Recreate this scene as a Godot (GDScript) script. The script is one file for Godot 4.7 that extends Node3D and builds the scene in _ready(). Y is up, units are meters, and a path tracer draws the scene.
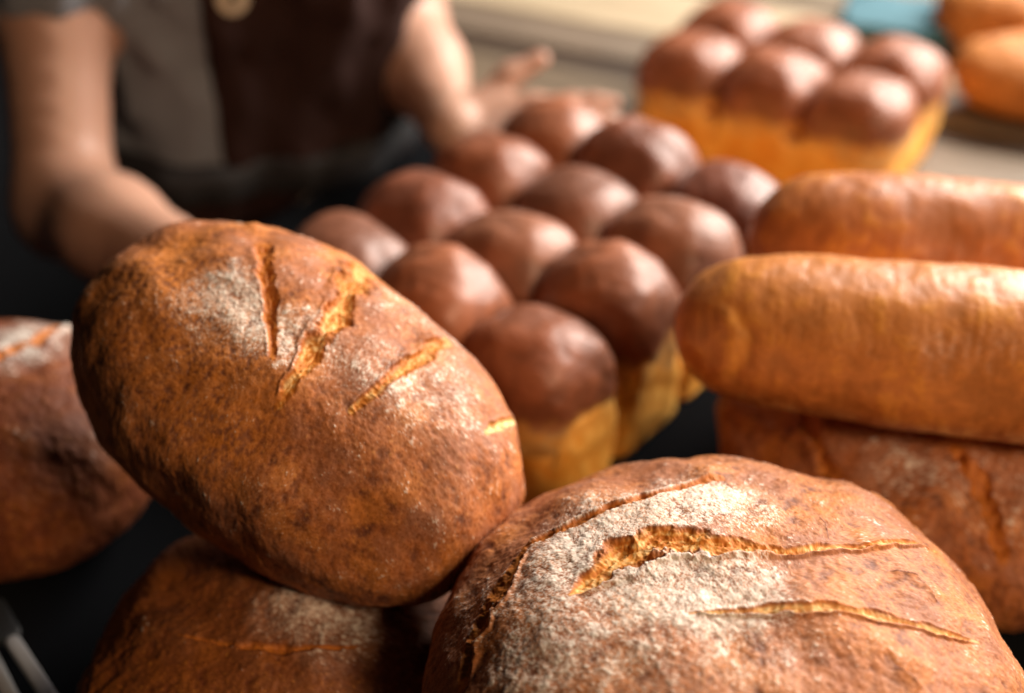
extends Node3D
# A heap of fresh loaves on a plank table, a baker reaching over it. Metres, y up, table top at y = 0.

var taken := {}
var fine := FastNoiseLite.new()
var mid := FastNoiseLite.new()
var low := FastNoiseLite.new()
var crackle := FastNoiseLite.new()
var grit := FastNoiseLite.new()
var stringy := FastNoiseLite.new()
var crust_mat: StandardMaterial3D
var glaze_mat: StandardMaterial3D
var side_mat: StandardMaterial3D
var stick_mat: StandardMaterial3D

const RED := Vector3(0.385, 0.118, 0.026)
const DEEP := Vector3(0.15, 0.040, 0.014)
const AMBER := Vector3(0.50, 0.162, 0.022)
const GOLD := Vector3(0.70, 0.30, 0.045)
const CREAM := Vector3(0.80, 0.58, 0.27)
const FLOUR := Vector3(0.86, 0.80, 0.70)


func _ready() -> void:
	# ---- camera
	var cam := Camera3D.new()
	cam.name = "camera"
	cam.fov = rad_to_deg(2.0 * atan(346.5 / 1300.0))
	cam.near = 0.05
	cam.far = 60.0
	add_child(cam)
	cam.position = Vector3(0, 0.64, 0)
	cam.rotation = Vector3(-0.644, 0, 0)
	var lens := CameraAttributesPhysical.new()
	lens.frustum_focal_length = 45.02
	lens.frustum_focus_distance = 0.625
	lens.exposure_aperture = 2.45
	cam.attributes = lens
	cam.current = true
	# ---- the room's dim surroundings and exposure
	var env := Environment.new()
	env.background_mode = Environment.BG_COLOR
	env.background_color = Color(0.009, 0.0085, 0.0085).linear_to_srgb()
	env.tonemap_mode = Environment.TONE_MAPPER_LINEAR
	env.tonemap_exposure = 1.0
	env.sdfgi_enabled = true
	env.ssao_enabled = true
	env.ssil_enabled = true
	var we := WorldEnvironment.new()
	we.name = "surroundings"
	we.environment = env
	add_child(we)
	# ---- the window to the right and behind, and the weaker room light behind the camera
	area_light("window_light", Vector3(0.1, 0.1, -0.7) + Vector3(0.68, 0.50, -0.54).normalized() * 2.2, Vector3(0.1, 0.1, -0.7), Vector2(1.9, 1.5), 18.5, Color(1.0, 0.96, 0.92))
	area_light("room_light", Vector3(0.0, 0.1, -0.6) + Vector3(0.57, 0.60, 0.56).normalized() * 1.9, Vector3(0.0, 0.1, -0.6), Vector2(0.4, 0.4), 2.2, Color(1.0, 0.84, 0.68))

	setup()
	make_floor()
	make_table()
	make_tray()
	make_row_loaves()
	make_back_loaf()
	make_boules()
	make_sticks()
	make_far_things()
	make_tongs()
	make_person()


# ------------------------------------------------------------------ helpers
func area_light(called: String, at: Vector3, to: Vector3, size: Vector2, energy: float, c: Color) -> void:
	var l := AreaLight3D.new()
	l.name = called
	l.area_size = size
	l.light_energy = energy
	l.light_color = c
	l.shadow_enabled = true
	l.area_range = 12.0
	add_child(l)
	l.look_at_from_position(at, to, Vector3.UP)


func numbered(called: String) -> String:
	var k: int = taken.get(called, 0)
	taken[called] = k + 1
	return called if k == 0 else "%s_%03d" % [called, k]


func thing(called: String, label: String, category: String, at := Vector3.ZERO, turn := Basis.IDENTITY, group := "") -> Node3D:
	var o := Node3D.new()
	o.name = numbered(called)
	add_child(o)
	o.transform = Transform3D(turn, at)
	tag(o, label, category, group)
	return o


func tag(o: Node, label: String, category: String, group := "") -> void:
	o.set_meta("label", label)
	o.set_meta("category", category)
	if group:
		o.set_meta("group", group)


func part(called: String, m: Mesh, mat: Material, parent: Node, t := Transform3D.IDENTITY) -> MeshInstance3D:
	var o := MeshInstance3D.new()
	o.name = numbered(called) if parent == self else called
	o.mesh = m
	o.material_override = mat
	o.transform = t
	parent.add_child(o, true)
	return o


func noise(type: int, freq: float, octaves: int, sd: int) -> FastNoiseLite:
	var n := FastNoiseLite.new()
	n.noise_type = type
	n.frequency = freq
	n.fractal_type = FastNoiseLite.FRACTAL_FBM if octaves > 1 else FastNoiseLite.FRACTAL_NONE
	n.fractal_octaves = octaves
	n.seed = sd
	return n


func matte(c: Color, rough: float, vertex := false) -> StandardMaterial3D:
	var m := StandardMaterial3D.new()
	m.albedo_color = c.linear_to_srgb()
	m.roughness = rough
	m.vertex_color_use_as_albedo = vertex
	return m


func setup() -> void:
	low = noise(FastNoiseLite.TYPE_SIMPLEX_SMOOTH, 14.0, 2, 3)
	mid = noise(FastNoiseLite.TYPE_SIMPLEX_SMOOTH, 60.0, 4, 11)
	mid.fractal_gain = 0.42
	fine = noise(FastNoiseLite.TYPE_SIMPLEX_SMOOTH, 330.0, 3, 23)
	grit = noise(FastNoiseLite.TYPE_SIMPLEX, 900.0, 2, 31)
	stringy = noise(FastNoiseLite.TYPE_SIMPLEX_SMOOTH, 130.0, 3, 41)
	crackle = noise(FastNoiseLite.TYPE_CELLULAR, 170.0, 1, 51)
	crackle.cellular_return_type = FastNoiseLite.RETURN_DISTANCE2_SUB
	crackle.cellular_distance_function = FastNoiseLite.DISTANCE_EUCLIDEAN
	crackle.domain_warp_enabled = true
	crackle.domain_warp_amplitude = 0.006
	crackle.domain_warp_frequency = 90.0
	crust_mat = matte(Color.WHITE, 0.62, true)
	crust_mat.metallic_specular = 0.38
	glaze_mat = matte(Color.WHITE, 0.47, true)
	glaze_mat.metallic_specular = 0.55
	side_mat = matte(Color.WHITE, 0.6, true)
	stick_mat = matte(Color.WHITE, 0.42, true)


func sstep(a: float, b: float, x: float) -> float:
	return smoothstep(a, b, x)


func mixv(a: Vector3, b: Vector3, t: float) -> Vector3:
	return a + (b - a) * t


func col(v: Vector3) -> Color:
	return Color(v.x, v.y, v.z)


func mesh_of(v: PackedVector3Array, n: PackedVector3Array, c: PackedColorArray, idx: PackedInt32Array) -> ArrayMesh:
	var a := []
	a.resize(Mesh.ARRAY_MAX)
	a[Mesh.ARRAY_VERTEX] = v
	a[Mesh.ARRAY_NORMAL] = n
	if c.size():
		a[Mesh.ARRAY_COLOR] = c
	a[Mesh.ARRAY_INDEX] = idx
	var m := ArrayMesh.new()
	m.add_surface_from_arrays(Mesh.PRIMITIVE_TRIANGLES, a)
	return m


# Normals of an nu x nv grid of points; wrap_v closes the second direction.
func grid_normals(v: PackedVector3Array, nu: int, nv: int, wrap_v: bool, inside: Vector3) -> PackedVector3Array:
	var n := PackedVector3Array()
	n.resize(v.size())
	for i in nu:
		var i0 := maxi(i - 1, 0) * nv
		var i1 := mini(i + 1, nu - 1) * nv
		for j in nv:
			var j0 := j - 1
			var j1 := j + 1
			if wrap_v:
				j0 = (j0 + nv) % nv
				j1 = j1 % nv
			else:
				j0 = maxi(j0, 0)
				j1 = mini(j1, nv - 1)
			var k := i * nv + j
			var g := (v[i1 + j] - v[i0 + j]).cross(v[i * nv + j1] - v[i * nv + j0])
			if g.dot(v[k] - inside) < 0.0:
				g = -g
			n[k] = g.normalized() if g.length_squared() > 1e-20 else (v[k] - inside).normalized()
	return n


# Splits a grid into one mesh for each bucket (0 = crust, 1.. = the scores); returns bucket -> mesh
func split_grid(v: PackedVector3Array, n: PackedVector3Array, c: PackedColorArray, bucket: PackedInt32Array, nu: int, nv: int, wrap_v: bool, buckets: int) -> Array:
	var tris := []
	for b in buckets:
		tris.append(PackedInt32Array())
	var jn := nv if wrap_v else nv - 1
	var vote := 0.0
	for i in range(0, nu - 1, 3):
		for j in range(0, jn, 3):
			var k := i * nv + j
			vote += (v[i * nv + (j + 1) % nv] - v[k]).cross(v[k + nv] - v[k]).dot(n[k])
	for i in nu - 1:
		for j in jn:
			var a := i * nv + j
			var b := i * nv + (j + 1) % nv
			var d := a + nv
			var e := b + nv
			var t: PackedInt32Array = PackedInt32Array([a, d, b, b, d, e]) if vote >= 0.0 else PackedInt32Array([a, b, d, b, e, d])
			tris[bucket[a]].append_array(t)
	var out := []
	for bk in buckets:
		var idx: PackedInt32Array = tris[bk]
		if buckets == 1:
			out.append(mesh_of(v, n, c, idx))
			continue
		if idx.is_empty():
			out.append(null)
			continue
		var to := PackedInt32Array()
		to.resize(v.size())
		to.fill(-1)
		var v2 := PackedVector3Array()
		var n2 := PackedVector3Array()
		var c2 := PackedColorArray()
		for q in idx.size():
			var k := idx[q]
			if to[k] < 0:
				to[k] = v2.size()
				v2.append(v[k])
				n2.append(n[k])
				c2.append(c[k])
			idx[q] = to[k]
		out.append(mesh_of(v2, n2, c2, idx))
	return out


# ------------------------------------------------------------------ round hearth loaves
# size: half length x, height above and below the middle, half depth; look: the side that is meshed finest
func boule(root: Node3D, size: Vector4, look: Vector3, grid: int, off: Vector3, scores: Array, flours: Array, opt := {}) -> void:
	var nn := grid
	var pole := look.normalized()
	var sx := pole.cross(Vector3(0, 0, 1) if absf(pole.z) < 0.8 else Vector3(1, 0, 0)).normalized()
	var sy := pole.cross(sx)
	var v := PackedVector3Array()
	var c := PackedColorArray()
	var bk := PackedInt32Array()
	v.resize(nn * nn)
	c.resize(nn * nn)
	bk.resize(nn * nn)
	var lump: float = opt.get("lump", 0.006)
	var wrinkle: float = opt.get("wrinkle", 0.0013)
	var dust: float = opt.get("dust", 0.12)
	var floury: float = opt.get("floury", 1.0)
	var patchy: float = opt.get("patchy", 1.0)
	var tone: Vector3 = opt.get("tone", RED)
	var gold_at: Array = opt.get("gold", [])
	var bumps: Array = opt.get("bumps", [])
	var reach := []
	for s in scores:
		var mid_p := Vector3.ZERO
		for q in s.p:
			mid_p += q
		mid_p /= s.p.size()
		var r := 0.0
		for q in s.p:
			r = maxf(r, mid_p.distance_to(q))
		reach.append([mid_p, r + 0.02])
	for i in nn:
		var a := 2.0 * i / (nn - 1) - 1.0
		for j in nn:
			var b := 2.0 * j / (nn - 1) - 1.0
			# square -> disc -> sphere
			var r := 0.0
			var ph := 0.0
			if absf(a) > absf(b):
				r = a
				ph = PI / 4.0 * b / a
			elif b != 0.0:
				r = b
				ph = PI / 2.0 - PI / 4.0 * a / b
			if r < 0.0:
				r = -r
				ph += PI
			var al := 2.0 * asin(r * 0.83) if r < 0.86 else lerpf(2.0 * asin(0.86 * 0.83), PI, (r - 0.86) / 0.14)
			var d := pole * cos(al) + (sx * cos(ph) + sy * sin(ph)) * sin(al)
			var up := size.y if d.y > 0.0 else size.z
			var q := Vector3(d.x / size.x, d.y / up, d.z / size.w)
			var p := d / pow(pow(absf(q.x), 2.2) + pow(absf(q.y), 2.2) + pow(absf(q.z), 2.2), 1.0 / 2.2)
			if p.y < 0.0:   # flat underside
				p.y = -size.z * pow(-p.y / size.z, 0.72)
				var spread := 1.0 - 0.10 * (p.y / size.z) * (p.y / size.z)
				p.x *= spread
				p.z *= spread
			var nrm := Vector3(p.x / (size.x * size.x), p.y / (up * up), p.z / (size.w * size.w)).normalized()
			var s := p + off
			var n_low := low.get_noise_3dv(s)
			var n_mid := mid.get_noise_3dv(s)
			var n_str := stringy.get_noise_3d(s.x * 1.5, s.y * 0.45, s.z * 1.5)
			var n_fin := fine.get_noise_3dv(s)
			var n_grit := grit.get_noise_3dv(s)
			var h := n_low * lump + n_mid * wrinkle + n_str * wrinkle * 0.45 + n_fin * 0.00011
			for q2 in bumps:
				h += q2[2] * exp(-p.distance_squared_to(q2[0]) / (q2[1] * q2[1]))
			# crust colour: reddish brown with darker, duller and more golden patches
			var n_big := low.get_noise_3d(s.x * 1.7 + 40.0, s.y * 1.7, s.z * 1.7)
			var t := 0.5 + 0.8 * n_mid + 0.5 * n_big
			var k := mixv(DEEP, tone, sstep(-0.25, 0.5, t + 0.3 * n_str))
			k = mixv(k, Vector3(0.30, 0.100, 0.038), 0.8 * patchy * sstep(0.0, 0.45, n_big + 0.3 * n_mid))
			k = mixv(k, AMBER, 0.8 * patchy * sstep(0.05, 0.5, -n_big + 0.35 * n_mid + 0.2 * n_fin))
			for g in gold_at:
				var gg: float = 1.0 - p.distance_to(g[0]) / g[1]
				if gg > 0.0:
					k = mixv(k, AMBER, minf(1.0, gg * 1.6) * sstep(-0.3, 0.35, n_str + 0.5 * n_fin + 0.15))
			k *= 1.0 + 0.20 * n_fin + 0.16 * n_grit + 0.28 * n_str
			if n_grit < -0.38:
				k = mixv(k, DEEP, 0.55 * sstep(-0.38, -0.6, n_grit))
			# blisters and pits of the crust
			if n_fin > 0.42:
				k = mixv(k, GOLD, 0.35 * sstep(0.42, 0.6, n_fin))
			# flour
			var f := dust + 0.10 * n_low
			for g in flours:
				var fd: float = 1.0 - p.distance_to(g[0]) / g[1]
				if fd > 0.0:
					f += g[2] * floury * minf(1.0, fd * 1.5)
			f = minf(f, 1.3)
			var inside := 0
			var cut := 0.0
			for si in scores.size():
				var sc: Dictionary = scores[si]
				var rc: Array = reach[si]
				if p.distance_to(rc[0]) > rc[1]:
					continue
				var best := 1.0
				var bw := 0.001
				var side := 1.0
				var along := 0.0
				var pts: Array = sc.p
				for m in pts.size() - 1:
					var p0: Vector3 = pts[m]
					var e: Vector3 = pts[m + 1] - p0
					var tt := clampf((p - p0).dot(e) / e.length_squared(), 0.0, 1.0)
					var dv := p - (p0 + e * tt)
					dv -= nrm * dv.dot(nrm)
					var dl := dv.length()
					if dl < best:
						best = dl
						bw = lerpf(sc.w[m], sc.w[m + 1], tt)
						side = signf(e.cross(nrm).dot(dv))
						along = (m + tt) / (pts.size() - 1)
				var rough_edge := best + bw * (0.9 * n_mid + 0.05 * n_fin)
				var x := rough_edge / bw
				var depth: float = sc.d * minf(1.0, bw / sc.w.max())
				var kind: String = sc.k
				if kind == "crack":
					# a lifted flake: a step up on one side of the line
					var st := exp(-rough_edge / 0.004) * sstep(0.0, 0.15, along) * sstep(1.0, 0.85, along)
					h += depth * st * (1.0 if side > 0.0 else -0.15)
					if x < 1.0:
						k = mixv(k, DEEP, 0.6)
					continue
				if x < 2.6:
					var ends := sstep(-0.001, 0.06, along) * sstep(1.001, 0.94, along)
					if x < 1.0:
						h -= depth * (1.0 - x * x) * (1.0 + 0.7 * x * (1.0 if side * sc.ear > 0.0 else -1.0)) * ends
						h += depth * 0.35 * n_mid * ends + 0.0004 * n_fin
					var lip: float = sc.lip * (1.0 if side * sc.ear > 0.0 else 0.25)
					h += lip * exp(-pow((x - 1.22) / 0.33, 2.0)) * ends
					if x < 1.0:
						inside = si + 1
						cut = 1.0
						var fib := stringy.get_noise_2d(along * 0.05 + si * 3.0, x * side * bw * 2.2)
						var kk: Vector3 = mixv(AMBER, GOLD, sstep(-0.35, 0.3, fib + 0.5 * n_fin))
						if kind == "gold":
							kk = mixv(kk, CREAM, 0.65 * sstep(-0.05, 0.4, 0.6 * n_fin + 0.8 * fib))
						elif kind == "pale":
							kk = mixv(kk, CREAM, 0.35 + 0.65 * sstep(-0.3, 0.3, n_fin + fib))
						elif kind == "brown":
							kk = mixv(RED, AMBER, 0.35 + 0.65 * sstep(-0.3, 0.4, fib + n_fin))
						k = mixv(k, kk, sstep(1.0, sc.get("soft", 0.75), x + 0.25 * n_fin))
					f *= sstep(0.85, 1.15, x)
			# flour lies in cracked, grainy patches
			if f > 0.02:
				var cr := crackle.get_noise_3dv(s)          # -1 on the crack lines
				var cr2 := crackle.get_noise_3d(s.x * 2.3 + 3.0, s.y * 2.3, s.z * 2.3)
				var net := sstep(-0.97, -0.60, cr + 0.25 * n_fin) * (0.5 + 0.5 * sstep(-0.97, -0.70, cr2))
				var haze := clampf(f, 0.0, 1.0) * 0.42 * clampf(0.55 + 0.9 * n_grit + 0.6 * n_fin + 0.4 * n_mid, 0.0, 1.5)
				var patch := sstep(-0.02, 0.26, f * 1.10 - 0.68 + 0.75 * n_mid + 0.55 * n_fin + 0.30 * n_grit + 0.35 * n_str)
				var fm := maxf(haze, patch * (0.06 + 0.92 * net))
				fm = maxf(fm, 0.75 * sstep(0.36, 0.5, n_grit + 0.7 * f - 0.42 + 0.3 * n_mid) * minf(1.0, f * 2.5))
				fm = clampf(fm, 0.0, 0.95)
				k = mixv(k, FLOUR, fm)
				h += 0.00022 * patch * (net - 0.3) + 0.00010 * n_grit * fm
			v[i * nn + j] = p + nrm * h
			c[i * nn + j] = col(k)
			bk[i * nn + j] = inside
	var n := grid_normals(v, nn, nn, false, Vector3.ZERO)
	var parts := split_grid(v, n, c, bk, nn, nn, false, scores.size() + 1)
	part("crust", parts[0], crust_mat, root)
	for si in scores.size():
		if parts[si + 1] != null:
			part("score_mark", parts[si + 1], crust_mat, root)


func make_boules() -> void:
	# the oval loaf in the middle of the heap
	var a := thing("oval_loaf", "tilted oval brown loaf with several slashes on top of the heap", "bread", Vector3(-0.1237, 0.1637, -0.574), Basis(Vector3(0.8176, -0.2515, 0.518), Vector3(0.099, 0.9476, 0.3038), Vector3(-0.5672, -0.197, 0.7996)).orthonormalized())
	boule(a, Vector4(0.142, 0.083, 0.062, 0.09), Vector3(0.25, 0.85, 0.30), 540, Vector3(1.3, 0.2, 0.7), [
		{"p": [Vector3(-0.0519, 0.0697, -0.0362), Vector3(-0.0191, 0.0821, -0.0059), Vector3(0.0080, 0.0804, 0.0218)], "w": [0.0050, 0.0042, 0.0022], "d": 0.0024, "lip": 0.0004, "ear": 1.0, "k": "brown", "soft": 0.3},
		{"p": [Vector3(-0.0107, 0.0441, -0.0759), Vector3(0.0135, 0.0802, -0.0214), Vector3(0.0217, 0.0816, 0.0087), Vector3(0.0243, 0.0742, 0.0372)], "w": [0.0085, 0.0075, 0.0055, 0.0025], "d": 0.0028, "lip": 0.0012, "ear": 1.0, "k": "gold", "soft": 0.3},
		{"p": [Vector3(0.0587, 0.0569, -0.0539), Vector3(0.0598, 0.0735, -0.0177), Vector3(0.0554, 0.0746, 0.0182)], "w": [0.005, 0.0042, 0.002], "d": 0.0018, "lip": 0.0008, "ear": 1.0, "k": "gold", "soft": 0.1},
		{"p": [Vector3(0.1077, 0.0261, -0.0513), Vector3(0.1071, 0.0501, -0.0232)], "w": [0.003, 0.0025], "d": 0.0016, "lip": 0.0006, "ear": 1.0, "k": "pale"},
	], [
		[Vector3(-0.0386, 0.0796, 0.0075), 0.032, 0.85], [Vector3(-0.0124, 0.0817, 0.0135), 0.022, 0.6], [Vector3(0.0081, 0.0828, 0.0021), 0.024, 0.65],
		[Vector3(0.0479, 0.0779, -0.0059), 0.034, 0.40], [Vector3(0.0759, 0.0674, -0.0212), 0.036, 0.36], [Vector3(0.0211, 0.0625, -0.0577), 0.03, 0.25], [Vector3(0.0478, 0.0443, -0.0698), 0.04, 0.25],
	], {"wrinkle": 0.0007, "dust": 0.14, "gold": [[Vector3(-0.0325, 0.0729, 0.0379), 0.07], [Vector3(-0.0800, 0.0609, 0.0212), 0.06], [Vector3(0.0, 0.06, 0.058), 0.045]], "bumps": [[Vector3(-0.072, 0.058, -0.052), 0.006, 0.003]]})
	# the floury round loaf nearest the camera
	var b := thing("round_loaf", "large round floury loaf with two long golden slashes in the foreground", "bread", Vector3(0.104, 0.1, -0.414))
	boule(b, Vector4(0.149, 0.097, 0.1, 0.148), Vector3(-0.10, 0.92, 0.36), 640, Vector3(4.1, 0.9, 2.2), [
		{"p": [Vector3(-0.0763, 0.0861, 0.0031), Vector3(-0.0638, 0.0903, -0.0092), Vector3(-0.0481, 0.0936, -0.0214), Vector3(-0.0299, 0.0965, -0.0252), Vector3(-0.0060, 0.0990, -0.0208), Vector3(0.0266, 0.0977, -0.0175), Vector3(0.0628, 0.0891, -0.0266), Vector3(0.1108, 0.0586, -0.0501)], "w": [0.0012, 0.007, 0.0110, 0.0095, 0.0070, 0.0032, 0.0026, 0.001], "d": 0.0036, "lip": 0.0020, "ear": 1.0, "k": "gold", "soft": 0.45},
		{"p": [Vector3(-0.0247, 0.0976, 0.0218), Vector3(-0.0023, 0.0991, 0.0202), Vector3(0.0249, 0.0978, 0.0185), Vector3(0.0527, 0.0929, 0.0176), Vector3(0.0818, 0.0831, 0.0167), Vector3(0.1111, 0.0665, 0.0143)], "w": [0.0008, 0.0022, 0.0030, 0.0026, 0.0030, 0.001], "d": 0.0016, "lip": 0.0016, "ear": 1.0, "k": "pale", "soft": 0.2},
		{"p": [Vector3(0.0027, 0.0852, -0.0786), Vector3(-0.0299, 0.0891, -0.0611), Vector3(-0.0654, 0.0840, -0.0487), Vector3(-0.0966, 0.0719, -0.0392)], "w": [0.002, 0.003, 0.0025, 0.002], "d": 0.0010, "lip": 0.0020, "ear": 1.0, "k": "brown"},
		{"p": [Vector3(-0.0966, 0.0725, -0.0366), Vector3(-0.1098, 0.0677, -0.0123), Vector3(-0.1215, 0.0585, 0.0045), Vector3(-0.1273, 0.0503, 0.0244)], "w": [0.002, 0.006, 0.006, 0.003], "d": 0.0018, "lip": 0.0016, "ear": -1.0, "k": "brown"},
		{"p": [Vector3(0.0468, 0.0892, -0.0489), Vector3(0.0490, 0.0906, -0.0406), Vector3(0.0484, 0.0927, -0.0290)], "w": [0.0006, 0.0008, 0.0006], "d": 0.0022, "lip": 0.0, "ear": 1.0, "k": "crack"},
		{"p": [Vector3(0.0737, 0.0866, -0.0140), Vector3(0.0878, 0.0805, -0.0145), Vector3(0.0960, 0.0768, -0.0016)], "w": [0.0008, 0.001, 0.0006], "d": 0.0026, "lip": 0.0, "ear": 1.0, "k": "crack"},
		{"p": [Vector3(0.0627, 0.0861, 0.0436), Vector3(0.0688, 0.0830, 0.0477), Vector3(0.0726, 0.0803, 0.0520)], "w": [0.0006, 0.0008, 0.0006], "d": 0.002, "lip": 0.0, "ear": -1.0, "k": "crack"},
	], [
		[Vector3(-0.0611, 0.0874, -0.0396), 0.040, 0.65], [Vector3(-0.0206, 0.0917, -0.0562), 0.035, 0.72], [Vector3(0.0089, 0.0928, -0.0550), 0.030, 0.5],
		[Vector3(-0.0811, 0.0833, -0.0170), 0.035, 0.55], [Vector3(-0.0402, 0.0963, -0.0048), 0.036, 0.85], [Vector3(-0.0093, 0.0998, 0.0046), 0.038, 0.75],
		[Vector3(-0.0913, 0.0774, 0.0263), 0.036, 0.36], [Vector3(-0.0562, 0.0903, 0.0316), 0.036, 0.34], [Vector3(-0.0240, 0.0982, 0.0152), 0.025, 0.25], [Vector3(0.0043, 0.0968, 0.0371), 0.034, 0.24],
		[Vector3(-0.0227, 0.0940, 0.0458), 0.030, 0.15], [Vector3(0.0126, 0.0994, 0.0104), 0.022, 0.25], [Vector3(-0.1195, 0.0598, -0.0130), 0.030, 0.35], [Vector3(-0.1004, 0.0688, 0.0419), 0.035, 0.24], [Vector3(-0.0448, 0.0876, 0.0567), 0.03, 0.08],
	], {"floury": 1.25, "tone": Vector3(0.42, 0.148, 0.046), "wrinkle": 0.0009, "dust": 0.17, "lump": 0.005, "bumps": [[Vector3(-0.004, 0.083, -0.083), 0.008, 0.003]]})
	# loaves below and beside them
	var d := thing("round_loaf", "brown round loaf lying beneath the two long loaves", "bread", Vector3(0.31, 0.062, -0.665))
	boule(d, Vector4(0.17, 0.062, 0.062, 0.15), Vector3(-0.33, 0.62, 0.71), 300, Vector3(7.7, 3.1, 0.4), [
		{"p": [Vector3(-0.0412, 0.0518, 0.0738), Vector3(-0.0294, 0.0445, 0.1011), Vector3(-0.0263, 0.0251, 0.1352)], "w": [0.006, 0.006, 0.004], "d": 0.004, "lip": 0.0015, "ear": 1.0, "k": "brown"},
		{"p": [Vector3(-0.12, 0.0400, 0.02), Vector3(-0.115, 0.032, 0.06), Vector3(-0.10, 0.02, 0.10)], "w": [0.004, 0.005, 0.003], "d": 0.003, "lip": 0.001, "ear": 1.0, "k": "brown"},
	], [[Vector3(-0.0748, 0.0449, 0.0797), 0.03, 0.5], [Vector3(-0.0419, 0.0469, 0.0907), 0.03, 0.25], [Vector3(-0.0156, 0.0440, 0.1049), 0.04, 0.4], [Vector3(-0.0998, 0.0324, 0.0927), 0.03, 0.15]], {"dust": 0.08, "tone": RED})
	var e := thing("round_loaf", "dark brown loaf with a floury top at the left edge", "bread", Vector3(-0.350, 0.065, -0.655))
	boule(e, Vector4(0.115, 0.07, 0.065, 0.10), Vector3(0.37, 0.63, 0.68), 240, Vector3(2.7, 5.1, 3.4), [
		{"p": [Vector3(0.0188, 0.0689, -0.0079), Vector3(0.0368, 0.0640, -0.0271), Vector3(0.0433, 0.0460, -0.0718)], "w": [0.004, 0.005, 0.003], "d": 0.004, "lip": 0.002, "ear": 1.0, "k": "brown"},
	], [[Vector3(0.0229, 0.0680, -0.0139), 0.03, 0.6], [Vector3(0.0340, 0.0629, -0.0358), 0.035, 0.7], [Vector3(0.0391, 0.0457, -0.0745), 0.03, 0.6]], {"dust": 0.0, "tone": DEEP * 1.05, "patchy": 0.2, "lump": 0.003})
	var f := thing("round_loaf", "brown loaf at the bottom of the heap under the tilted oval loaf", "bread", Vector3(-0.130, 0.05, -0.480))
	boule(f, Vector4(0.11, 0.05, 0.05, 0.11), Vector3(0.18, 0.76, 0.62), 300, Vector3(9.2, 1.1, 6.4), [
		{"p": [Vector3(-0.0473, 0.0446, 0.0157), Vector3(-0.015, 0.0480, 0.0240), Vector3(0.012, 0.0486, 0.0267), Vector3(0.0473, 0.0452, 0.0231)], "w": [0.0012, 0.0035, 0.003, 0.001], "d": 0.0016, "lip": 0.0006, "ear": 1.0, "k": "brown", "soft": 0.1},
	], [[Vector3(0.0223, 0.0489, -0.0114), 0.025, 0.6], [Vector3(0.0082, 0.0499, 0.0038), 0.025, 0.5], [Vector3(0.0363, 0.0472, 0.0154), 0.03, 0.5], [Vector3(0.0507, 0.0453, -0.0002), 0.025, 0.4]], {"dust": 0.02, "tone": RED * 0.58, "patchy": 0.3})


# ------------------------------------------------------------------ long loaves
# half: half length, ry rz radii; a bent, slightly lumpy roll along x
func stick(root: Node3D, half: float, ry: float, rz: float, nu: int, nv: int, off: Vector3, tone: Vector3, opt := {}) -> void:
	var v := PackedVector3Array()
	var c := PackedColorArray()
	var bk := PackedInt32Array()
	v.resize(nu * nv)
	c.resize(nu * nv)
	bk.resize(nu * nv)
	for i in nu:
		var w := -cos(PI * i / (nu - 1))
		w = lerpf(w, 2.0 * i / (nu - 1) - 1.0, 0.35)
		var x := half * w
		var aw := absf(w)
		var rr := sqrt(maxf(0.0, 1.0 - pow(aw, 7.0))) * (1.0 - 0.10 * aw * aw)
		for j in nv:
			var th := TAU * j / nv
			var cy := cos(th)
			var cz := sin(th)
			var p := Vector3(x, ry * rr * cy, rz * rr * cz)
			if cy < 0.0:
				p.y *= 0.92 + 0.08 * (1.0 + cy)
			var nrm := Vector3(0.35 * w * pow(aw, 5.0) / maxf(rr, 0.2), cy, cz).normalized()
			var s := p + off
			var n_low := low.get_noise_3dv(s)
			var n_mid := mid.get_noise_3dv(s)
			var wr := stringy.get_noise_3d(s.x * 1.3, s.y * 0.25, s.z * 0.25)
			var n_fin := fine.get_noise_3dv(s)
			var h := n_low * 0.0026 + n_mid * 0.0005 + wr * 0.00035 * rr + n_fin * 0.00022
			var t := 0.5 + 0.8 * n_mid + 0.55 * n_low + 0.25 * wr
			var k := mixv(tone * 0.78, tone, sstep(0.0, 0.6, t))
			k = mixv(k, mixv(tone, GOLD, 0.55), sstep(0.55, 1.1, t + 0.25 * n_fin))
			k *= 1.0 + 0.16 * n_fin
			# the pale mottled seam where the roll sat on its baking sheet
			var seam := exp(-pow((th - 2.15) / 0.16, 2.0)) * sstep(-0.25, 0.35, n_mid + 0.7 * n_fin + 0.1)
			k = mixv(k, CREAM, 0.55 * seam)
			if opt.has("fold"):
				var dth := (th - 1.15) / 0.55
				var d: float = x + half * opt.fold + 0.010 * dth * dth + 0.003 * n_mid
				var q := sstep(1.25, 0.6, absf(dth))
				h -= 0.0012 * exp(-pow(d / 0.0045, 2.0)) * q
				h += 0.0014 * exp(-pow((d + 0.009) / 0.006, 2.0)) * q
				k = mixv(k, GOLD, 0.5 * exp(-pow((d + 0.003) / 0.005, 2.0)) * q)
			p += nrm * h
			p.y += opt.get("bend", 0.0) * w * w
			v[i * nv + j] = p
			c[i * nv + j] = col(k)
	var n := PackedVector3Array()
	n.resize(nu * nv)
	for i in nu:
		var i0 := maxi(i - 1, 0) * nv
		var i1 := mini(i + 1, nu - 1) * nv
		for j in nv:
			var g := (v[i1 + j] - v[i0 + j]).cross(v[i * nv + (j + 1) % nv] - v[i * nv + (j + nv - 1) % nv])
			var axis := Vector3(v[i * nv].x * 0.9, 0, 0)
			var o := v[i * nv + j] - axis
			n[i * nv + j] = (g if g.dot(o) > 0.0 else -g).normalized() if g.length_squared() > 1e-22 else Vector3(signf(v[i * nv].x), 0, 0)
	part("crust", split_grid(v, n, c, bk, nu, nv, true, 1)[0], stick_mat, root)


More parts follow.
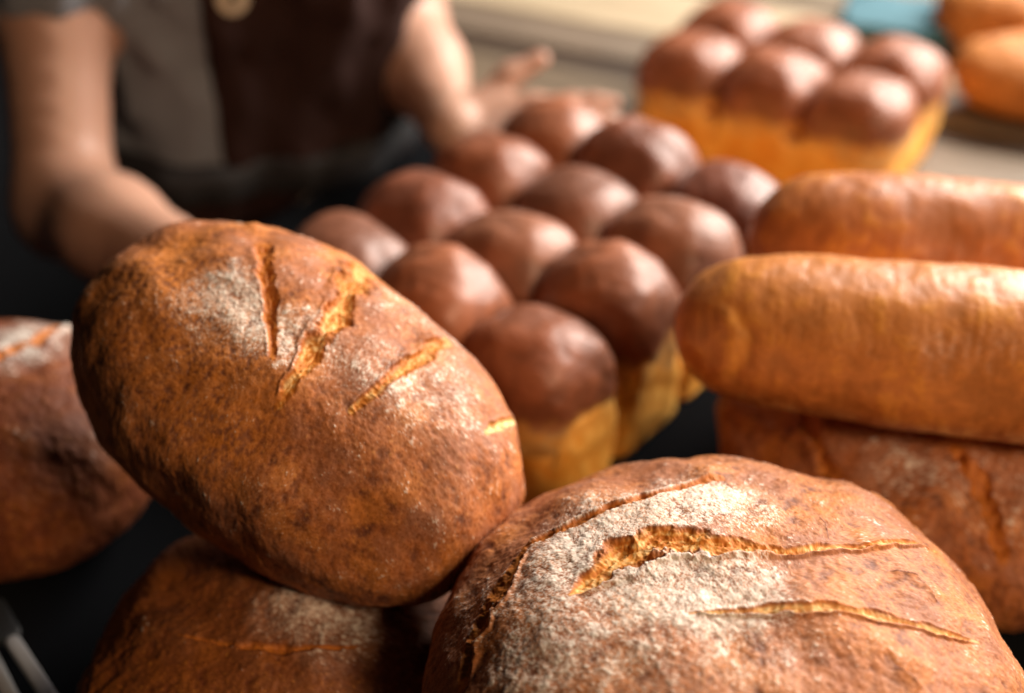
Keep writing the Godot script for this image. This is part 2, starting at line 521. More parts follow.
func along(dir: Vector3) -> Basis:
	var x := dir.normalized()
	var z := x.cross(Vector3.UP).normalized()
	return Basis(x, z.cross(x), z)


func make_sticks() -> void:
	var p0 := Vector3(0.100, 0.1695, -0.652)
	var p1 := Vector3(0.460, 0.178, -0.576)
	var f := thing("long_loaf", "smooth golden brown long loaf lying in front of a darker one", "bread", (p0 + p1) / 2.0, along(p1 - p0), "long loaves on the right")
	stick(f, (p1 - p0).length() / 2.0, 0.050, 0.054, 330, 260, Vector3(0.4, 8.0, 3.0), Vector3(0.52, 0.190, 0.044), {"fold": 0.75})
	p0 = Vector3(0.165, 0.163, -0.768)
	p1 = Vector3(0.510, 0.160, -0.700)
	var g := thing("long_loaf", "reddish brown long loaf lying behind the golden one", "bread", (p0 + p1) / 2.0, along(p1 - p0), "long loaves on the right")
	stick(g, (p1 - p0).length() / 2.0, 0.050, 0.052, 200, 140, Vector3(5.4, 2.0, 1.0), Vector3(0.44, 0.148, 0.042))


# ------------------------------------------------------------------ pull-apart loaves
# One domed top: a pillow of half size ax, az; bottom rim at y = 0, crown at y = hh
func dome_mesh(ax: float, az: float, hh: float, grid: int, off: Vector3, tone: Vector3) -> ArrayMesh:
	var v := PackedVector3Array()
	var c := PackedColorArray()
	var bk := PackedInt32Array()
	var nu := grid
	var nv := grid * 2
	for i in nu:
		var al := 0.62 * PI * i / (nu - 1)
		for j in nv:
			var ph := TAU * j / nv
			var cx := cos(ph)
			var cz := sin(ph)
			var sq := pow(pow(absf(cx), 3.0) + pow(absf(cz), 3.0), -1.0 / 3.0)
			var round_in := lerpf(1.0, sq, sstep(0.0, 1.0, al))
			var s1 := pow(sin(minf(al, PI / 2.0)), 0.80) if al < PI / 2.0 else 1.0 - 0.5 * pow(al - PI / 2.0, 2.0)
			var y := cos(al)
			y = pow(y, 0.84) if y > 0.0 else y
			y = y * hh * 0.72 + hh * 0.28 if y > 0.0 else hh * 0.28 + y * hh * 0.9
			var p := Vector3(ax * cx * s1 * round_in, y, az * cz * s1 * round_in)
			var s := p + off
			var n_low := low.get_noise_3dv(s)
			var n_mid := mid.get_noise_3dv(s)
			var n_fin := fine.get_noise_3dv(s)
			p += Vector3(p.x, hh * y / hh, p.z).normalized() * (n_low * 0.0045 + n_mid * 0.0008 + n_fin * 0.00012)
			var k := mixv(tone * 0.7, tone, sstep(-0.4, 0.4, n_mid + n_low))
			k *= 1.0 + 0.14 * n_fin
			# the baked skin ends in an uneven edge; below it the paler crumb of the side
			var edge := y / hh + 0.10 * n_low + 0.10 * n_mid
			k = mixv(mixv(GOLD, CREAM, 0.15 + 0.4 * sstep(-0.2, 0.4, n_mid)), k, sstep(0.20, 0.38, edge))
			v.append(p)
			c.append(col(k))
			bk.append(0)
	var n := grid_normals(v, nu, nv, true, Vector3(0, 0.0, 0))
	for j in nv:
		n[j] = Vector3.UP
	return split_grid(v, n, c, bk, nu, nv, true, 1)[0]


# The pan-baked body: golden sides, a crease between neighbours. Half size lx, lz, height hh, standing on y = 0
func body_mesh(lx: float, lz: float, hh: float, pitch: float, count: int, rows: int, off: Vector3, skin: Vector3) -> ArrayMesh:
	var v := PackedVector3Array()
	var c := PackedColorArray()
	var bk := PackedInt32Array()
	var nu := 44
	var nv := 240
	for i in nu:
		var w := i / float(nu - 1)
		for j in nv:
			var ph := TAU * j / nv
			var cx := cos(ph)
			var cz := sin(ph)
			# rounded rectangle by a superellipse of high power
			var po := lerpf(9.0, 3.2, sstep(0.35, 0.86, w))
			if rows > 1 or lx > lz * 2.0:
				# the long sides stay straight; only the ends round off towards the domes
				po = maxf(po, 4.0 if rows > 1 else 4.5)
			var sq := pow(pow(absf(cx), po) + pow(absf(cz), po), -1.0 / po)
			var x := lx * cx * sq
			var z := lz * cz * sq
			var cap := 1.0
			var y := 0.0
			if w < 0.12:
				cap = w / 0.12
				y = 0.0
			elif w < 0.86:
				y = hh * (w - 0.12) / 0.74
				cap = 1.0 - 0.045 * pow(1.0 - y / hh, 1.5) - 0.05 * sstep(0.80, 1.0, y / hh)
			else:
				y = hh
				cap = 0.95 * (1.0 - w) / 0.14
			# the upper edge rises under each dome and dips between them and at the corners
			var across := fposmod(x + pitch * count / 2.0, pitch)
			across = minf(across, pitch - across)
			var dip := 0.0
			if absf(x) < lx * 0.96:
				dip = exp(-pow(across / 0.016, 2.0))
			if rows > 1 and absf(x) > lx * 0.9:
				dip = maxf(dip, exp(-pow(z / 0.016, 2.0)))
			dip = maxf(dip, exp(-pow(maxf(lx - absf(x), lz - absf(z)) / 0.014, 2.0)))
			var reach := y / hh
			y *= 1.0 - 0.26 * dip
			var s := Vector3(x, y, z) + off
			var n_low := low.get_noise_3dv(s)
			var n_mid := mid.get_noise_3dv(s)
			var n_fin := fine.get_noise_3dv(s)
			var push := 0.0
			if absf(cz) * lx > 0.0 and absf(z) > lz * 0.97:
				var u := fposmod(x + pitch * count / 2.0, pitch)
				u = minf(u, pitch - u)
				push -= 0.0055 * exp(-pow(u / 0.006, 2.0)) * sstep(0.15, 1.0, y / hh) * (0.0 if absf(x) > lx - pitch * 0.5 else 1.0)
			if rows > 1 and absf(x) > lx * 0.97:
				push -= 0.0055 * exp(-pow(z / 0.006, 2.0)) * sstep(0.15, 1.0, y / hh)
			push += n_low * 0.004 + n_mid * 0.0008
			var p := Vector3(x * cap, y, z * cap)
			p += Vector3(p.x / lx, 0, p.z / lz).normalized() * push * (1.0 if w >= 0.12 and w < 0.86 else 0.0)
			var k := mixv(Vector3(0.84, 0.340, 0.038), Vector3(0.92, 0.48, 0.09), sstep(-0.35, 0.45, n_mid + 0.8 * n_low))
			k = mixv(k, Vector3(0.90, 0.50, 0.13), 0.5 * sstep(0.55, 0.85, reach + 0.25 * n_mid + 0.1 * n_fin))
			k = mixv(k, skin, sstep(0.90, 0.98, reach + 0.12 * n_mid))
			k *= 1.0 + 0.10 * n_fin
			v.append(p)
			c.append(col(k))
			bk.append(0)
	var n := grid_normals(v, nu, nv, true, Vector3(0, hh / 2.0, 0))
	return split_grid(v, n, c, bk, nu, nv, true, 1)[0]


func make_row_loaves() -> void:
	var u := Vector3(0.7804, 0, 0.6252)
	var w := Vector3(0.6252, 0, -0.7804)
	var turn := Basis(u, Vector3.UP, -w)
	var tones := [Vector3(0.26, 0.082, 0.034), Vector3(0.235, 0.086, 0.044), Vector3(0.30, 0.098, 0.040), Vector3(0.185, 0.057, 0.030), Vector3(0.22, 0.07, 0.034), Vector3(0.28, 0.105, 0.052)]
	var domes := []
	for q in 6:
		domes.append(dome_mesh(0.0510, 0.0455, 0.078, 80, Vector3(11.0 + q * 3.7, q * 1.9, 4.0), tones[q]))
	var bodies := [body_mesh(0.1395, 0.0445, 0.094, 0.09, 3, 1, Vector3(1, 2, 3), tones[0]), body_mesh(0.1395, 0.0445, 0.094, 0.09, 3, 1, Vector3(6, 2, 8), tones[4])]
	var which := ["nearest the camera, showing its golden end", "second from the camera", "third from the camera", "farthest from the camera, beside the baker's hand"]
	var pick := [[1, 2, 0], [4, 5, 2], [0, 1, 5], [2, 4, 3]]
	for r in 4:
		var first := Vector3(-0.124, 0.004, -0.812) + w * (0.084 * r)
		var t := thing("pull_apart_loaf", "three-domed glossy brown pan loaf, the one " + which[r], "bread", first + u * 0.09, turn, "pan loaves standing side by side")
		part("side", bodies[r % 2], side_mat, t)
		for k in 3:
			var turned := Basis(Vector3.UP, PI * ((r + k) % 2) + 0.07 * sin(3.1 * r + 5.3 * k)) * Basis(Vector3.RIGHT, 0.06 * sin(2.3 * r + 1.7 * k + 1.0))
			var o := part("dome", domes[pick[r][k]], glaze_mat, t, Transform3D(turned.scaled(Vector3(1.0, 1.0 + 0.05 * sin(4.0 * r + 2.2 * k), 1.0)), Vector3((k - 1) * 0.0885, 0.060, 0)))
			o.position.y += [0.0, 0.004, -0.003][(r + k) % 3]


func make_back_loaf() -> void:
	var e1 := Vector3(0.839, 0, 0.545).normalized()
	var e2 := Vector3(0.545, 0, -0.839).normalized()
	var t := thing("pull_apart_loaf", "golden-sided pan loaf with six brown domes standing at the back", "bread", Vector3(0.346, 0.0, -1.060) - e1 * 0.136 + e2 * 0.090, Basis(e1, Vector3.UP, -e2))
	part("side", body_mesh(0.139, 0.093, 0.070, 0.090, 3, 2, Vector3(9, 5, 3), Vector3(0.28, 0.087, 0.034)), side_mat, t)
	var d := [dome_mesh(0.051, 0.0505, 0.064, 50, Vector3(21, 3, 4), Vector3(0.27, 0.085, 0.034)), dome_mesh(0.051, 0.0505, 0.067, 50, Vector3(31, 7, 4), Vector3(0.29, 0.088, 0.034))]
	for r in 2:
		for k in 3:
			part("dome", d[(r + k) % 2], glaze_mat, t, Transform3D(Basis(Vector3.UP, PI * (k % 2)), Vector3((k - 1) * 0.0895, 0.045, (0.5 - r) * 0.089)))


# ------------------------------------------------------------------ things far behind
func make_far_things() -> void:
	for q in [[Vector3(0.560, 0.047, -1.268), 0.09, 0.034, 0.06, 20.0, "golden bun at the right edge, nearer of two", Vector3(2, 2, 9)], [Vector3(0.585, 0.047, -1.43), 0.095, 0.040, 0.06, 15.0, "golden bun at the top right corner, farther of two", Vector3(8, 1, 5)]]:
		var t := thing("bread_roll", q[5], "bread", q[0], Basis(Vector3.UP, deg_to_rad(-q[4])), "golden buns in the back")
		boule(t, Vector4(q[1], q[2], 0.047, q[3]), Vector3(0, 0.5, 0.8), 90, q[6], [], [], {"dust": -0.2, "tone": Vector3(0.52, 0.20, 0.048), "lump": 0.003, "patchy": 0.15})
	# folded teal cloth
	var t := thing("folded_cloth", "folded teal blue cloth lying on the planks behind the bread", "cloth", Vector3(0.455, 0.0, -1.475), Basis(Vector3.UP, deg_to_rad(-20)))
	var m := matte(Color(0.043, 0.135, 0.175), 0.85)
	m.rim_enabled = true
	m.rim = 0.3
	for k in 3:
		part("fold", pad(0.066 - 0.002 * k, 0.0055, 0.058 - 0.0015 * k, 26, Vector3(k * 3.0, 1, 1), 0.002), m, t, Transform3D(Basis(Vector3.UP, 0.03 * k), Vector3(0.002 * k, 0.006 + 0.0108 * k, 0)))


# A soft rounded slab
func pad(ax: float, ay: float, az: float, res: int, off: Vector3, amp: float) -> ArrayMesh:
	var v := PackedVector3Array()
	var c := PackedColorArray()
	var bk := PackedInt32Array()
	var nu := res
	var nv := res * 3
	for i in nu:
		var al := PI * i / (nu - 1)
		for j in nv:
			var ph := TAU * j / nv
			var sq := pow(pow(absf(cos(ph)), 8.0) + pow(absf(sin(ph)), 8.0), -1.0 / 8.0)
			var s1 := pow(sin(al), 0.35)
			var p := Vector3(ax * cos(ph) * sq * s1, ay * signf(cos(al)) * pow(absf(cos(al)), 0.5), az * sin(ph) * sq * s1)
			p.y += low.get_noise_3dv(p * 2.0 + off) * amp
			v.append(p)
			bk.append(0)
			c.append(Color.WHITE)
	var n := grid_normals(v, nu, nv, true, Vector3.ZERO)
	return split_grid(v, n, c, bk, nu, nv, true, 1)[0]


# ------------------------------------------------------------------ table, tray, floor, tongs
func make_floor() -> void:
	var m := PlaneMesh.new()
	m.size = Vector2(14, 14)
	var mat := matte(Color(0.012, 0.013, 0.016), 0.8)
	var o := part("floor", m, mat, self, Transform3D(Basis.IDENTITY, Vector3(0, -0.9, -2)))
	o.set_meta("kind", "structure")


func wood(a: Color, b: Color, sd: int) -> StandardMaterial3D:
	var m := StandardMaterial3D.new()
	var im := Image.create(512, 128, false, Image.FORMAT_RGB8)
	var g := noise(FastNoiseLite.TYPE_SIMPLEX_SMOOTH, 1.0, 4, sd)
	for y in 128:
		for x in 512:
			var warp := g.get_noise_2d(x * 0.008, y * 0.03 + 50.0)
			var t := 0.5 + 0.5 * sin(y * 0.22 + warp * 7.0) * 0.55 + 0.45 * g.get_noise_2d(x * 0.012, y * 0.5)
			im.set_pixel(x, y, a.lerp(b, clampf(t, 0.0, 1.0)).linear_to_srgb())
	m.albedo_texture = ImageTexture.create_from_image(im)
	m.roughness = 0.6
	return m


func plank_mesh(l: float, w: float, th: float) -> ArrayMesh:
	var st := SurfaceTool.new()
	st.begin(Mesh.PRIMITIVE_TRIANGLES)
	var b := 0.003
	# profile across the plank with chamfered upper edges, x along
	var prof := [Vector2(-w / 2, -th), Vector2(-w / 2, -b), Vector2(-w / 2 + b, 0), Vector2(w / 2 - b, 0), Vector2(w / 2, -b), Vector2(w / 2, -th)]
	for k in 6:
		var p: Vector2 = prof[k]
		var q: Vector2 = prof[(k + 1) % 6]
		var nrm := Vector3(0, q.x - p.x, -(q.y - p.y)).normalized()
		var quad := [Vector3(0, p.y, p.x), Vector3(l, p.y, p.x), Vector3(l, q.y, q.x), Vector3(0, q.y, q.x)]
		var uv := [Vector2(0, p.x / w + 0.5), Vector2(l, p.x / w + 0.5), Vector2(l, q.x / w + 0.5), Vector2(0, q.x / w + 0.5)]
		for i in [0, 1, 2, 0, 2, 3]:
			st.set_normal(nrm)
			st.set_uv(uv[i])
			st.add_vertex(quad[i])
	for e in [0.0, l]:
		for k in range(1, 5):
			for i in [0, k, k + 1]:
				st.set_normal(Vector3(-1 if e == 0.0 else 1, 0, 0))
				st.set_uv(Vector2(e, prof[i].x / w + 0.5))
				st.add_vertex(Vector3(e, prof[i].y, prof[i].x))
	return st.commit()


func make_table() -> void:
	var e1 := Vector3(0.906, 0, 0.423).normalized()
	var e2 := Vector3(0.423, 0, -0.906).normalized()
	var t := thing("plank_table", "weathered wooden plank table beneath all the bread", "table", Vector3.ZERO, Basis(e1, Vector3.UP, -e2))
	var mats := {
		"grey": wood(Color(0.20, 0.152, 0.108), Color(0.115, 0.083, 0.056), 5), "brown": wood(Color(0.175, 0.13, 0.082), Color(0.095, 0.068, 0.042), 6),
		"dark": wood(Color(0.07, 0.045, 0.028), Color(0.04, 0.026, 0.016), 7), "cream": wood(Color(0.46, 0.37, 0.25), Color(0.32, 0.25, 0.155), 8),
	}
	var rows := []
	var w := 0.02
	while w < 1.0:
		rows.append([w, w + 0.124, "grey"])
		w += 0.128
	rows += [[1.046, 1.168, "grey"], [1.178, 1.282, "brown"], [1.287, 1.326, "dark"], [1.331, 1.409, "grey"], [1.413, 1.56, "cream"], [1.565, 1.72, "brown"], [1.725, 1.90, "grey"], [1.905, 2.1, "brown"], [2.105, 2.3, "grey"], [2.305, 2.5, "brown"]]
	for r in rows:
		var c: float = (r[0] + r[1]) / 2.0
		var s0 := -0.74 if c < 0.4 else -0.74 + 0.16 * (c - 0.4) / 0.76
		if c > 1.17:
			s0 = -1.1
		part("plank", plank_mesh(1.6 - s0, r[1] - r[0], 0.035), mats[r[2]], t, Transform3D(Basis.IDENTITY, Vector3(s0, -0.004 if r[2] == "dark" else 0.0, -c)))
	for q in [[-0.45, 0.15], [1.4, 0.15], [-0.45, 2.3], [1.4, 2.3]]:
		var b := BoxMesh.new()
		b.size = Vector3(0.07, 0.864, 0.07)
		part("leg", b, mats["brown"], t, Transform3D(Basis.IDENTITY, Vector3(q[0], -0.468, -q[1])))


func make_tray() -> void:
	var u := Vector3(0.7804, 0, 0.6252)
	var w := Vector3(0.6252, 0, -0.7804)
	var t := thing("table_cloth", "matt black cloth spread on the table under the heap of loaves", "cloth", u * -0.34 + w * 0.50, Basis(u, Vector3.UP, -w))
	var m := matte(Color(0.007, 0.0075, 0.0085), 0.95)
	m.metallic_specular = 0.0
	var v := PackedVector3Array()
	var c := PackedColorArray()
	var bk := PackedInt32Array()
	var n := 60
	for i in n:
		for j in n:
			var x := lerpf(-0.60, 0.45, i / float(n - 1))
			var z := lerpf(-0.415, 0.415, j / float(n - 1))
			var e := minf(minf(i, n - 1 - i), minf(j, n - 1 - j))
			var g := u * (-0.34 + x) + w * (0.50 - z)
			var ss := 0.906 * g.x + 0.423 * g.z
			var ww := 0.423 * g.x - 0.906 * g.z
			var edge := (-0.74 if ww < 0.4 else -0.74 + 0.16 * (ww - 0.4) / 0.76) - 0.004
			var y := 0.0035 if e > 0 else 0.001
			if ss < edge:   # hangs over the edge of the table
				y -= edge - ss
				x += (edge - ss) * 0.75
			v.append(Vector3(x, y, z))
			c.append(Color.WHITE)
			bk.append(0)
	var nr := PackedVector3Array()
	nr.resize(v.size())
	nr.fill(Vector3.UP)
	part("weave", split_grid(v, nr, c, bk, n, n, false, 1)[0], m, t)


func bar(a: Vector3, b: Vector3, wide: float, thick: float) -> ArrayMesh:
	var x := (b - a).normalized()
	var z := x.cross(Vector3.UP).normalized()
	var y := z.cross(x)
	var v := PackedVector3Array()
	var c := PackedColorArray()
	var bk := PackedInt32Array()
	var nu := 14
	var nv := 20
	var l := a.distance_to(b)
	for i in nu:
		var w := i / float(nu - 1)
		var e := minf(w, 1.0 - w) * l
		var rr := sqrt(maxf(0.0, 1.0 - pow(maxf(0.0, 1.0 - e / (wide * 0.9)), 2.0)))
		for j in nv:
			var ph := TAU * j / nv
			v.append(a.lerp(b, w) + z * wide * rr * signf(cos(ph)) * pow(absf(cos(ph)), 0.6) + y * thick * maxf(rr, 0.2) * signf(sin(ph)) * pow(absf(sin(ph)), 0.6))
			c.append(Color.WHITE)
			bk.append(0)
	var n := grid_normals(v, nu, nv, true, (a + b) / 2.0)
	for i in nu:
		for j in nv:
			var o := v[i * nv + j] - a.lerp(b, i / float(nu - 1))
			if n[i * nv + j].dot(o) < -0.001:
				n[i * nv + j] = -n[i * nv + j]
	return split_grid(v, n, c, bk, nu, nv, true, 1)[0]


func make_tongs() -> void:
	var m := matte(Color(0.42, 0.45, 0.48), 0.45)
	m.metallic = 0.4
	var grip := matte(Color(0.02, 0.025, 0.03), 0.5)
	var base := Vector3(-0.245, 0.0, -0.42)
	var t := thing("serving_tongs", "grey steel serving tongs in the bottom left corner", "tongs", base)
	part("arm", bar(Vector3(-0.3073, 0.0240, -0.5286) - base, Vector3(-0.2467, 0.0240, -0.4552) - base, 0.0045, 0.0022), m, t)
	part("arm", bar(Vector3(-0.3278, 0.0120, -0.5341) - base, Vector3(-0.2774, 0.0120, -0.4641) - base, 0.0045, 0.0022), m, t)
	part("tip", bar(Vector3(-0.3299, 0.0210, -0.5587) - base, Vector3(-0.3031, 0.0235, -0.5227) - base, 0.008, 0.003), grip, t)
	part("tip", bar(Vector3(-0.3523, 0.0100, -0.5644) - base, Vector3(-0.3237, 0.0125, -0.5274) - base, 0.008, 0.003), grip, t)


# ------------------------------------------------------------------ the baker
# bones: [a, b, ra, rb]; a smooth union of tapered capsules, meshed as surface nets
func bone_field(p: Vector3, bones: Array, soft: float) -> float:
	var d := 1e3
	for bn in bones:
		var a: Vector3 = bn[0]
		var e: Vector3 = bn[1] - a
		var t := clampf((p - a).dot(e) / maxf(e.length_squared(), 1e-9), 0.0, 1.0)
		var x := (p - (a + e * t)).length() - lerpf(bn[2], bn[3], t)
		var h := maxf(soft - absf(d - x), 0.0) / soft
		d = minf(d, x) - h * h * soft * 0.25
	return d


func nets(st: SurfaceTool, bones: Array, cell: float, soft: float, grow: float, clip: Array, wob: float) -> void:
	var lo := Vector3.ONE * 1e3
	var hi := -lo
	for b in bones:
		for k in 2:
			var r: float = b[2 + k] + grow + 2.0 * cell + wob
			lo = lo.min(b[k] - Vector3.ONE * r)
			hi = hi.max(b[k] + Vector3.ONE * r)
	for c in clip:   # planes [normal, distance]: keeps n.p < d; tightens nothing but the field
		pass
	var nx := int((hi.x - lo.x) / cell) + 2
	var ny := int((hi.y - lo.y) / cell) + 2
	var nz := int((hi.z - lo.z) / cell) + 2
	var f := PackedFloat32Array()
	f.resize(nx * ny * nz)
	f.fill(1.0)
	# coarse pass skips empty blocks
	var blk := 4
	for bx in range(0, nx, blk):
		for by in range(0, ny, blk):
			for bz in range(0, nz, blk):
				var cc := lo + Vector3(bx + blk / 2.0, by + blk / 2.0, bz + blk / 2.0) * cell
				var dc := bone_field(cc, bones, soft) - grow
				var far := blk * cell * 0.95 + wob + cell
				if absf(dc) > far and clip.is_empty() or dc > far:
					if dc < 0.0:
						for x in range(bx, mini(bx + blk, nx)):
							for y in range(by, mini(by + blk, ny)):
								for z in range(bz, mini(bz + blk, nz)):
									f[(x * ny + y) * nz + z] = -1.0
					continue
				for x in range(bx, mini(bx + blk, nx)):
					for y in range(by, mini(by + blk, ny)):
						for z in range(bz, mini(bz + blk, nz)):
							var p := lo + Vector3(x, y, z) * cell
							var d := bone_field(p, bones, soft) - grow
							if wob > 0.0:
								d += wob * low.get_noise_3d(p.x * 1.6, p.y * 0.7, p.z * 1.6)
							for c in clip:
								d = maxf(d, c[0].dot(p) - c[1])
							f[(x * ny + y) * nz + z] = d
	var at := {}
	var vs := PackedVector3Array()
	var sx := ny * nz
	for x in nx - 1:
		for y in ny - 1:
			for z in nz - 1:
				var k := x * sx + y * nz + z
				var sum := Vector3.ZERO
				var cnt := 0
				var s0 := f[k] < 0.0
				var c8 := [f[k], f[k + sx], f[k + nz], f[k + sx + nz], f[k + 1], f[k + sx + 1], f[k + nz + 1], f[k + sx + nz + 1]]
				var same := true
				for q in c8:
					if (q < 0.0) != s0:
						same = false
						break
				if same:
					continue
				for e in EDGES:
					var a: float = c8[e[0]]
					var b: float = c8[e[1]]
					if (a < 0.0) != (b < 0.0):
						var t := a / (a - b)
						sum += CORNER[e[0]].lerp(CORNER[e[1]], t)
						cnt += 1
				at[k] = vs.size()
				vs.append(lo + (Vector3(x, y, z) + sum / cnt) * cell)
	var idx := PackedInt32Array()
	for x in range(1, nx - 1):
		for y in range(1, ny - 1):
			for z in range(1, nz - 1):
				var k := x * sx + y * nz + z
				var here := f[k] < 0.0
				for q in [[sx, nz, 1], [nz, 1, sx], [1, sx, nz]]:
					if here != (f[k + q[0]] < 0.0):
						var a: int = at[k - q[1] - q[2]]
						var b: int = at[k - q[2]]
						var c: int = at[k]
						var d: int = at[k - q[1]]
						idx.append_array(PackedInt32Array([a, d, c, a, c, b]) if here else PackedInt32Array([a, b, c, a, c, d]))
	var nr := PackedVector3Array()
	nr.resize(vs.size())
	for i in range(0, idx.size(), 3):
		var g := (vs[idx[i + 2]] - vs[idx[i]]).cross(vs[idx[i + 1]] - vs[idx[i]])
		for q in 3:
			nr[idx[i + q]] += g
	for i in idx:
		st.set_normal(nr[i].normalized())
		st.add_vertex(vs[i])


const CORNER: Array[Vector3] = [Vector3(0, 0, 0), Vector3(1, 0, 0), Vector3(0, 1, 0), Vector3(1, 1, 0), Vector3(0, 0, 1), Vector3(1, 0, 1), Vector3(0, 1, 1), Vector3(1, 1, 1)]
const EDGES := [[0, 1], [2, 3], [4, 5], [6, 7], [0, 2], [1, 3], [4, 6], [5, 7], [0, 4], [1, 5], [2, 6], [3, 7]]


func moved(bones: Array, base: Vector3) -> Array:
	var out := []
	for b in bones:
		out.append([b[0] - base, b[1] - base, b[2], b[3]])
	return out


func cloth_of(bones: Array, cell: float, soft: float, grow: float, clip: Array, wob: float) -> ArrayMesh:
	var st := SurfaceTool.new()
	st.begin(Mesh.PRIMITIVE_TRIANGLES)
	nets(st, bones, cell, soft, grow, clip, wob)
	return st.commit()


func hand_bones(wrist: Vector3, fw: Vector3, side: Vector3, up: Vector3, curl: Array, spread: float) -> Array:
	# fw: towards the fingers, side: towards the thumb, up: back of the hand
	var b := []
	for k in 4:
		var o := 0.030 - 0.019 * k
		var root := wrist + fw * (0.085 - 0.004 * absf(k - 1.0)) + side * o
		b.append([wrist + side * o * 0.6, root, 0.015, 0.0115])
		var lens: Array = [[0.040, 0.024, 0.020], [0.044, 0.028, 0.021], [0.041, 0.026, 0.020], [0.032, 0.019, 0.018]][k]
		var p := root
		var dir := (fw + side * spread * (1.2 - 0.9 * k)).normalized()
		for s in 3:
			dir = (dir - up * curl[k] * (0.5 + 0.5 * s)).normalized()
			var q: Vector3 = p + dir * lens[s]
			b.append([p, q, 0.0098 - 0.0012 * s, 0.0092 - 0.0014 * s])
			p = q
	b = b.map(func(x): return [wrist + (x[0] - wrist) * 0.9, wrist + (x[1] - wrist) * 0.9, x[2] * 0.92, x[3] * 0.92])
	var th := wrist + fw * 0.022 + side * 0.026
	b.append([wrist, th, 0.018, 0.015])
	var td := (side * 0.75 + fw * 0.75 + up * 0.25).normalized()
	b.append([th, th + td * 0.040, 0.0135, 0.0115])
	b.append([th + td * 0.040, th + td * 0.040 + (td + fw * 0.6).normalized() * 0.034, 0.0115, 0.0085])
	return b


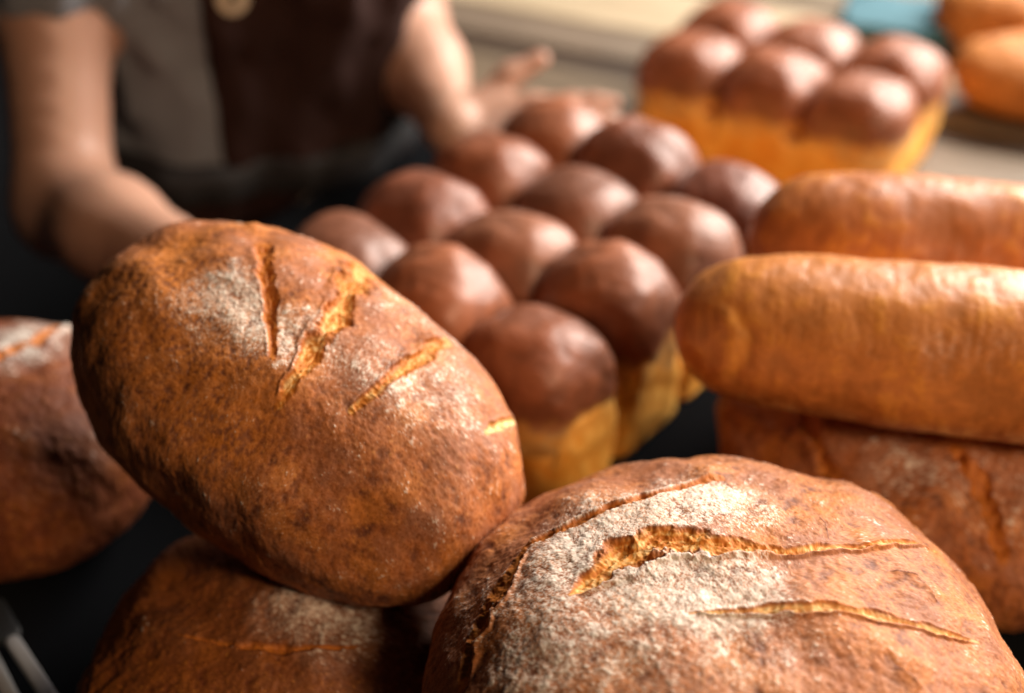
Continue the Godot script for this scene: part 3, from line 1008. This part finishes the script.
func make_person() -> void:
	var base := Vector3(-0.27, -0.9, -1.21)
	var who := thing("person", "person in a grey shirt and dark brown apron reaching over the loaves", "person", base)
	var sx := Vector3(0.968, 0, -0.25)
	var fz := Vector3(0.25, 0, 0.968)
	var c := Vector3(-0.262, 0, -1.205)
	var torso := []
	for s in [-1.0, 1.0]:
		torso.append([c + sx * 0.062 * s + Vector3(0, -0.20, 0), c + sx * 0.050 * s + Vector3(0, 0.01, 0), 0.105, 0.080])
		torso.append([c + sx * 0.050 * s + Vector3(0, 0.01, 0), c + sx * 0.058 * s + Vector3(0, 0.22, 0.01), 0.080, 0.094])
		torso.append([c + sx * 0.058 * s + Vector3(0, 0.22, 0.01), c + sx * 0.070 * s + Vector3(0, 0.36, 0), 0.094, 0.060])
	torso.append([c + Vector3(0, 0.36, -0.01), c + Vector3(0, 0.48, 0.02), 0.055, 0.050])
	var head := [[c + Vector3(0, 0.55, 0.05), c + Vector3(0, 0.62, 0.04), 0.075, 0.085], [c + fz * 0.10 + Vector3(0, 0.56, 0.04), c + fz * 0.115 + Vector3(0, 0.535, 0.04), 0.010, 0.014], [c + sx * 0.08 + Vector3(0, 0.56, 0.04), c + sx * 0.085 + Vector3(0, 0.59, 0.03), 0.010, 0.012], [c - sx * 0.08 + Vector3(0, 0.56, 0.04), c - sx * 0.085 + Vector3(0, 0.59, 0.03), 0.010, 0.012]]
	var sh_r := Vector3(-0.405, 0.345, -1.175)
	var el_r := Vector3(-0.394, 0.050, -0.990)
	var wr_r := Vector3(-0.232, 0.088, -0.830)
	var sh_l := Vector3(-0.115, 0.345, -1.270)
	var el_l := Vector3(-0.112, 0.100, -1.255)
	var wr_l := Vector3(-0.055, 0.082, -1.080)
	var arm_r := [[sh_r, sh_r.lerp(el_r, 0.5), 0.052, 0.047], [sh_r.lerp(el_r, 0.5), el_r, 0.047, 0.041], [el_r, el_r.lerp(wr_r, 0.35), 0.041, 0.041], [el_r.lerp(wr_r, 0.35), wr_r, 0.041, 0.027]]
	var arm_l := [[sh_l, sh_l.lerp(el_l, 0.5), 0.050, 0.045], [sh_l.lerp(el_l, 0.5), el_l, 0.045, 0.041], [el_l, el_l.lerp(wr_l, 0.4), 0.041, 0.040], [el_l.lerp(wr_l, 0.4), wr_l, 0.040, 0.027]]
	var hand_r := hand_bones(wr_r, Vector3(0.55, -0.15, 0.75).normalized(), Vector3(0.75, 0.3, -0.5).normalized(), Vector3(0.1, 0.9, 0.1).normalized(), [0.35, 0.35, 0.35, 0.35], 0.05)
	var fw := Vector3(0.95, 0.06, 0.10).normalized()
	var side := Vector3(0.05, 0.38, -0.92).normalized()
	var hand_l := hand_bones(wr_l, fw, (side - fw * side.dot(fw)).normalized(), fw.cross(side).normalized() * -1.0 if fw.cross(side).y < 0.0 else fw.cross(side).normalized(), [0.03, 0.08, 0.12, 0.18], 0.05)
	var skin := matte(Color(0.44, 0.245, 0.17), 0.5)
	skin.subsurf_scatter_enabled = true
	skin.subsurf_scatter_strength = 0.08
	var st := SurfaceTool.new()
	st.begin(Mesh.PRIMITIVE_TRIANGLES)
	nets(st, moved(torso + arm_r + arm_l + head, base), 0.013, 0.03, 0.0, [], 0.0)
	nets(st, moved(hand_r + [[el_r.lerp(wr_r, 0.9), wr_r, 0.0282, 0.027]], base), 0.004, 0.008, 0.0, [], 0.0)
	nets(st, moved(hand_l + [[el_l.lerp(wr_l, 0.9), wr_l, 0.0282, 0.027]], base), 0.004, 0.008, 0.0, [], 0.0)
	part("body", st.commit(), skin, who)
	# hair cap
	var hair := matte(Color(0.03, 0.018, 0.012), 0.6)
	part("hair", cloth_of(moved([[c + Vector3(0, 0.57, 0.01), c + Vector3(0, 0.64, 0.025), 0.085, 0.088]], base), 0.013, 0.03, 0.006, [[fz, fz.dot(c - base) + 0.075]], 0.004), hair, who)
	# grey short-sleeved shirt
	var shirt := matte(Color(0.165, 0.18, 0.205), 0.9)
	shirt.rim_enabled = true
	shirt.rim = 0.25
	var sleeves := [[sh_r, sh_r.lerp(el_r, 0.40), 0.056, 0.062], [sh_l, sh_l.lerp(el_l, 0.42), 0.054, 0.058]]
	part("shirt", cloth_of(moved(torso.slice(0, 6) + sleeves, base), 0.011, 0.03, 0.010, [], 0.016), shirt, who)
	# trousers down to the floor
	var legs := []
	for s in [-1.0, 1.0]:
		legs.append([c + sx * 0.07 * s + Vector3(0, -0.16, 0), c + sx * 0.085 * s + Vector3(0, -0.50, 0.01), 0.108, 0.072])
		legs.append([c + sx * 0.085 * s + Vector3(0, -0.50, 0.01), c + sx * 0.09 * s + Vector3(0, -0.83, 0), 0.072, 0.055])
		legs.append([c + sx * 0.09 * s + Vector3(0, -0.86, 0.0), c + sx * 0.09 * s + fz * 0.12 + Vector3(0, -0.865, 0.0), 0.038, 0.033])
	part("trousers", cloth_of(moved(legs, base), 0.018, 0.04, 0.006, [], 0.006), matte(Color(0.012, 0.013, 0.018), 0.9), who)
	# dark apron over the front, waist band, button
	var apron := matte(Color(0.026, 0.012, 0.010), 0.85)
	apron.metallic_specular = 0.25
	var front := [[-fz, -fz.dot(c - base) - 0.012], [-sx, -sx.dot(c - base) + 0.040], [Vector3(0, 1, 0), 0.9 + 0.34]]
	part("apron_bib", cloth_of(moved(torso.slice(0, 6), base), 0.010, 0.03, 0.020, front + [[Vector3(0, -1, 0), -(0.9 + 0.02)]], 0.018), apron, who)
	part("apron_skirt", cloth_of(moved(torso.slice(0, 6) + legs.slice(0, 2), base), 0.011, 0.03, 0.022, [[-fz, -fz.dot(c - base) - 0.004], [Vector3(0, 1, 0), 0.9 + 0.03], [Vector3(0, -1, 0), -(0.9 - 0.45)]], 0.016), apron, who)
	var tie := matte(Color(0.012, 0.012, 0.014), 0.7)
	part("waist_tie", cloth_of(moved(torso.slice(0, 6), base), 0.009, 0.03, 0.027, [[Vector3(0, 1, 0.08), 0.9 + 0.045], [Vector3(0, -1, -0.08), -(0.9 + 0.005)]], 0.010), tie, who)
	var brass := matte(Color(0.62, 0.55, 0.40), 0.4)
	brass.metallic = 0.4
	var bt := CylinderMesh.new()
	bt.top_radius = 0.0135
	bt.bottom_radius = 0.0155
	bt.height = 0.006
	var bb := Basis(sx, fz, Vector3(0, -1, 0))
	var bn := part("button", bt, brass, who, Transform3D(bb, c - base + fz * 0.126 - sx * 0.012 + Vector3(0, 0.205, 0.0)))
	var hole := CylinderMesh.new()
	hole.top_radius = 0.0045
	hole.bottom_radius = 0.0045
	hole.height = 0.002
	part("stud", hole, matte(Color(0.10, 0.08, 0.06), 0.4), bn, Transform3D(Basis.IDENTITY, Vector3(0, 0.004, 0)))
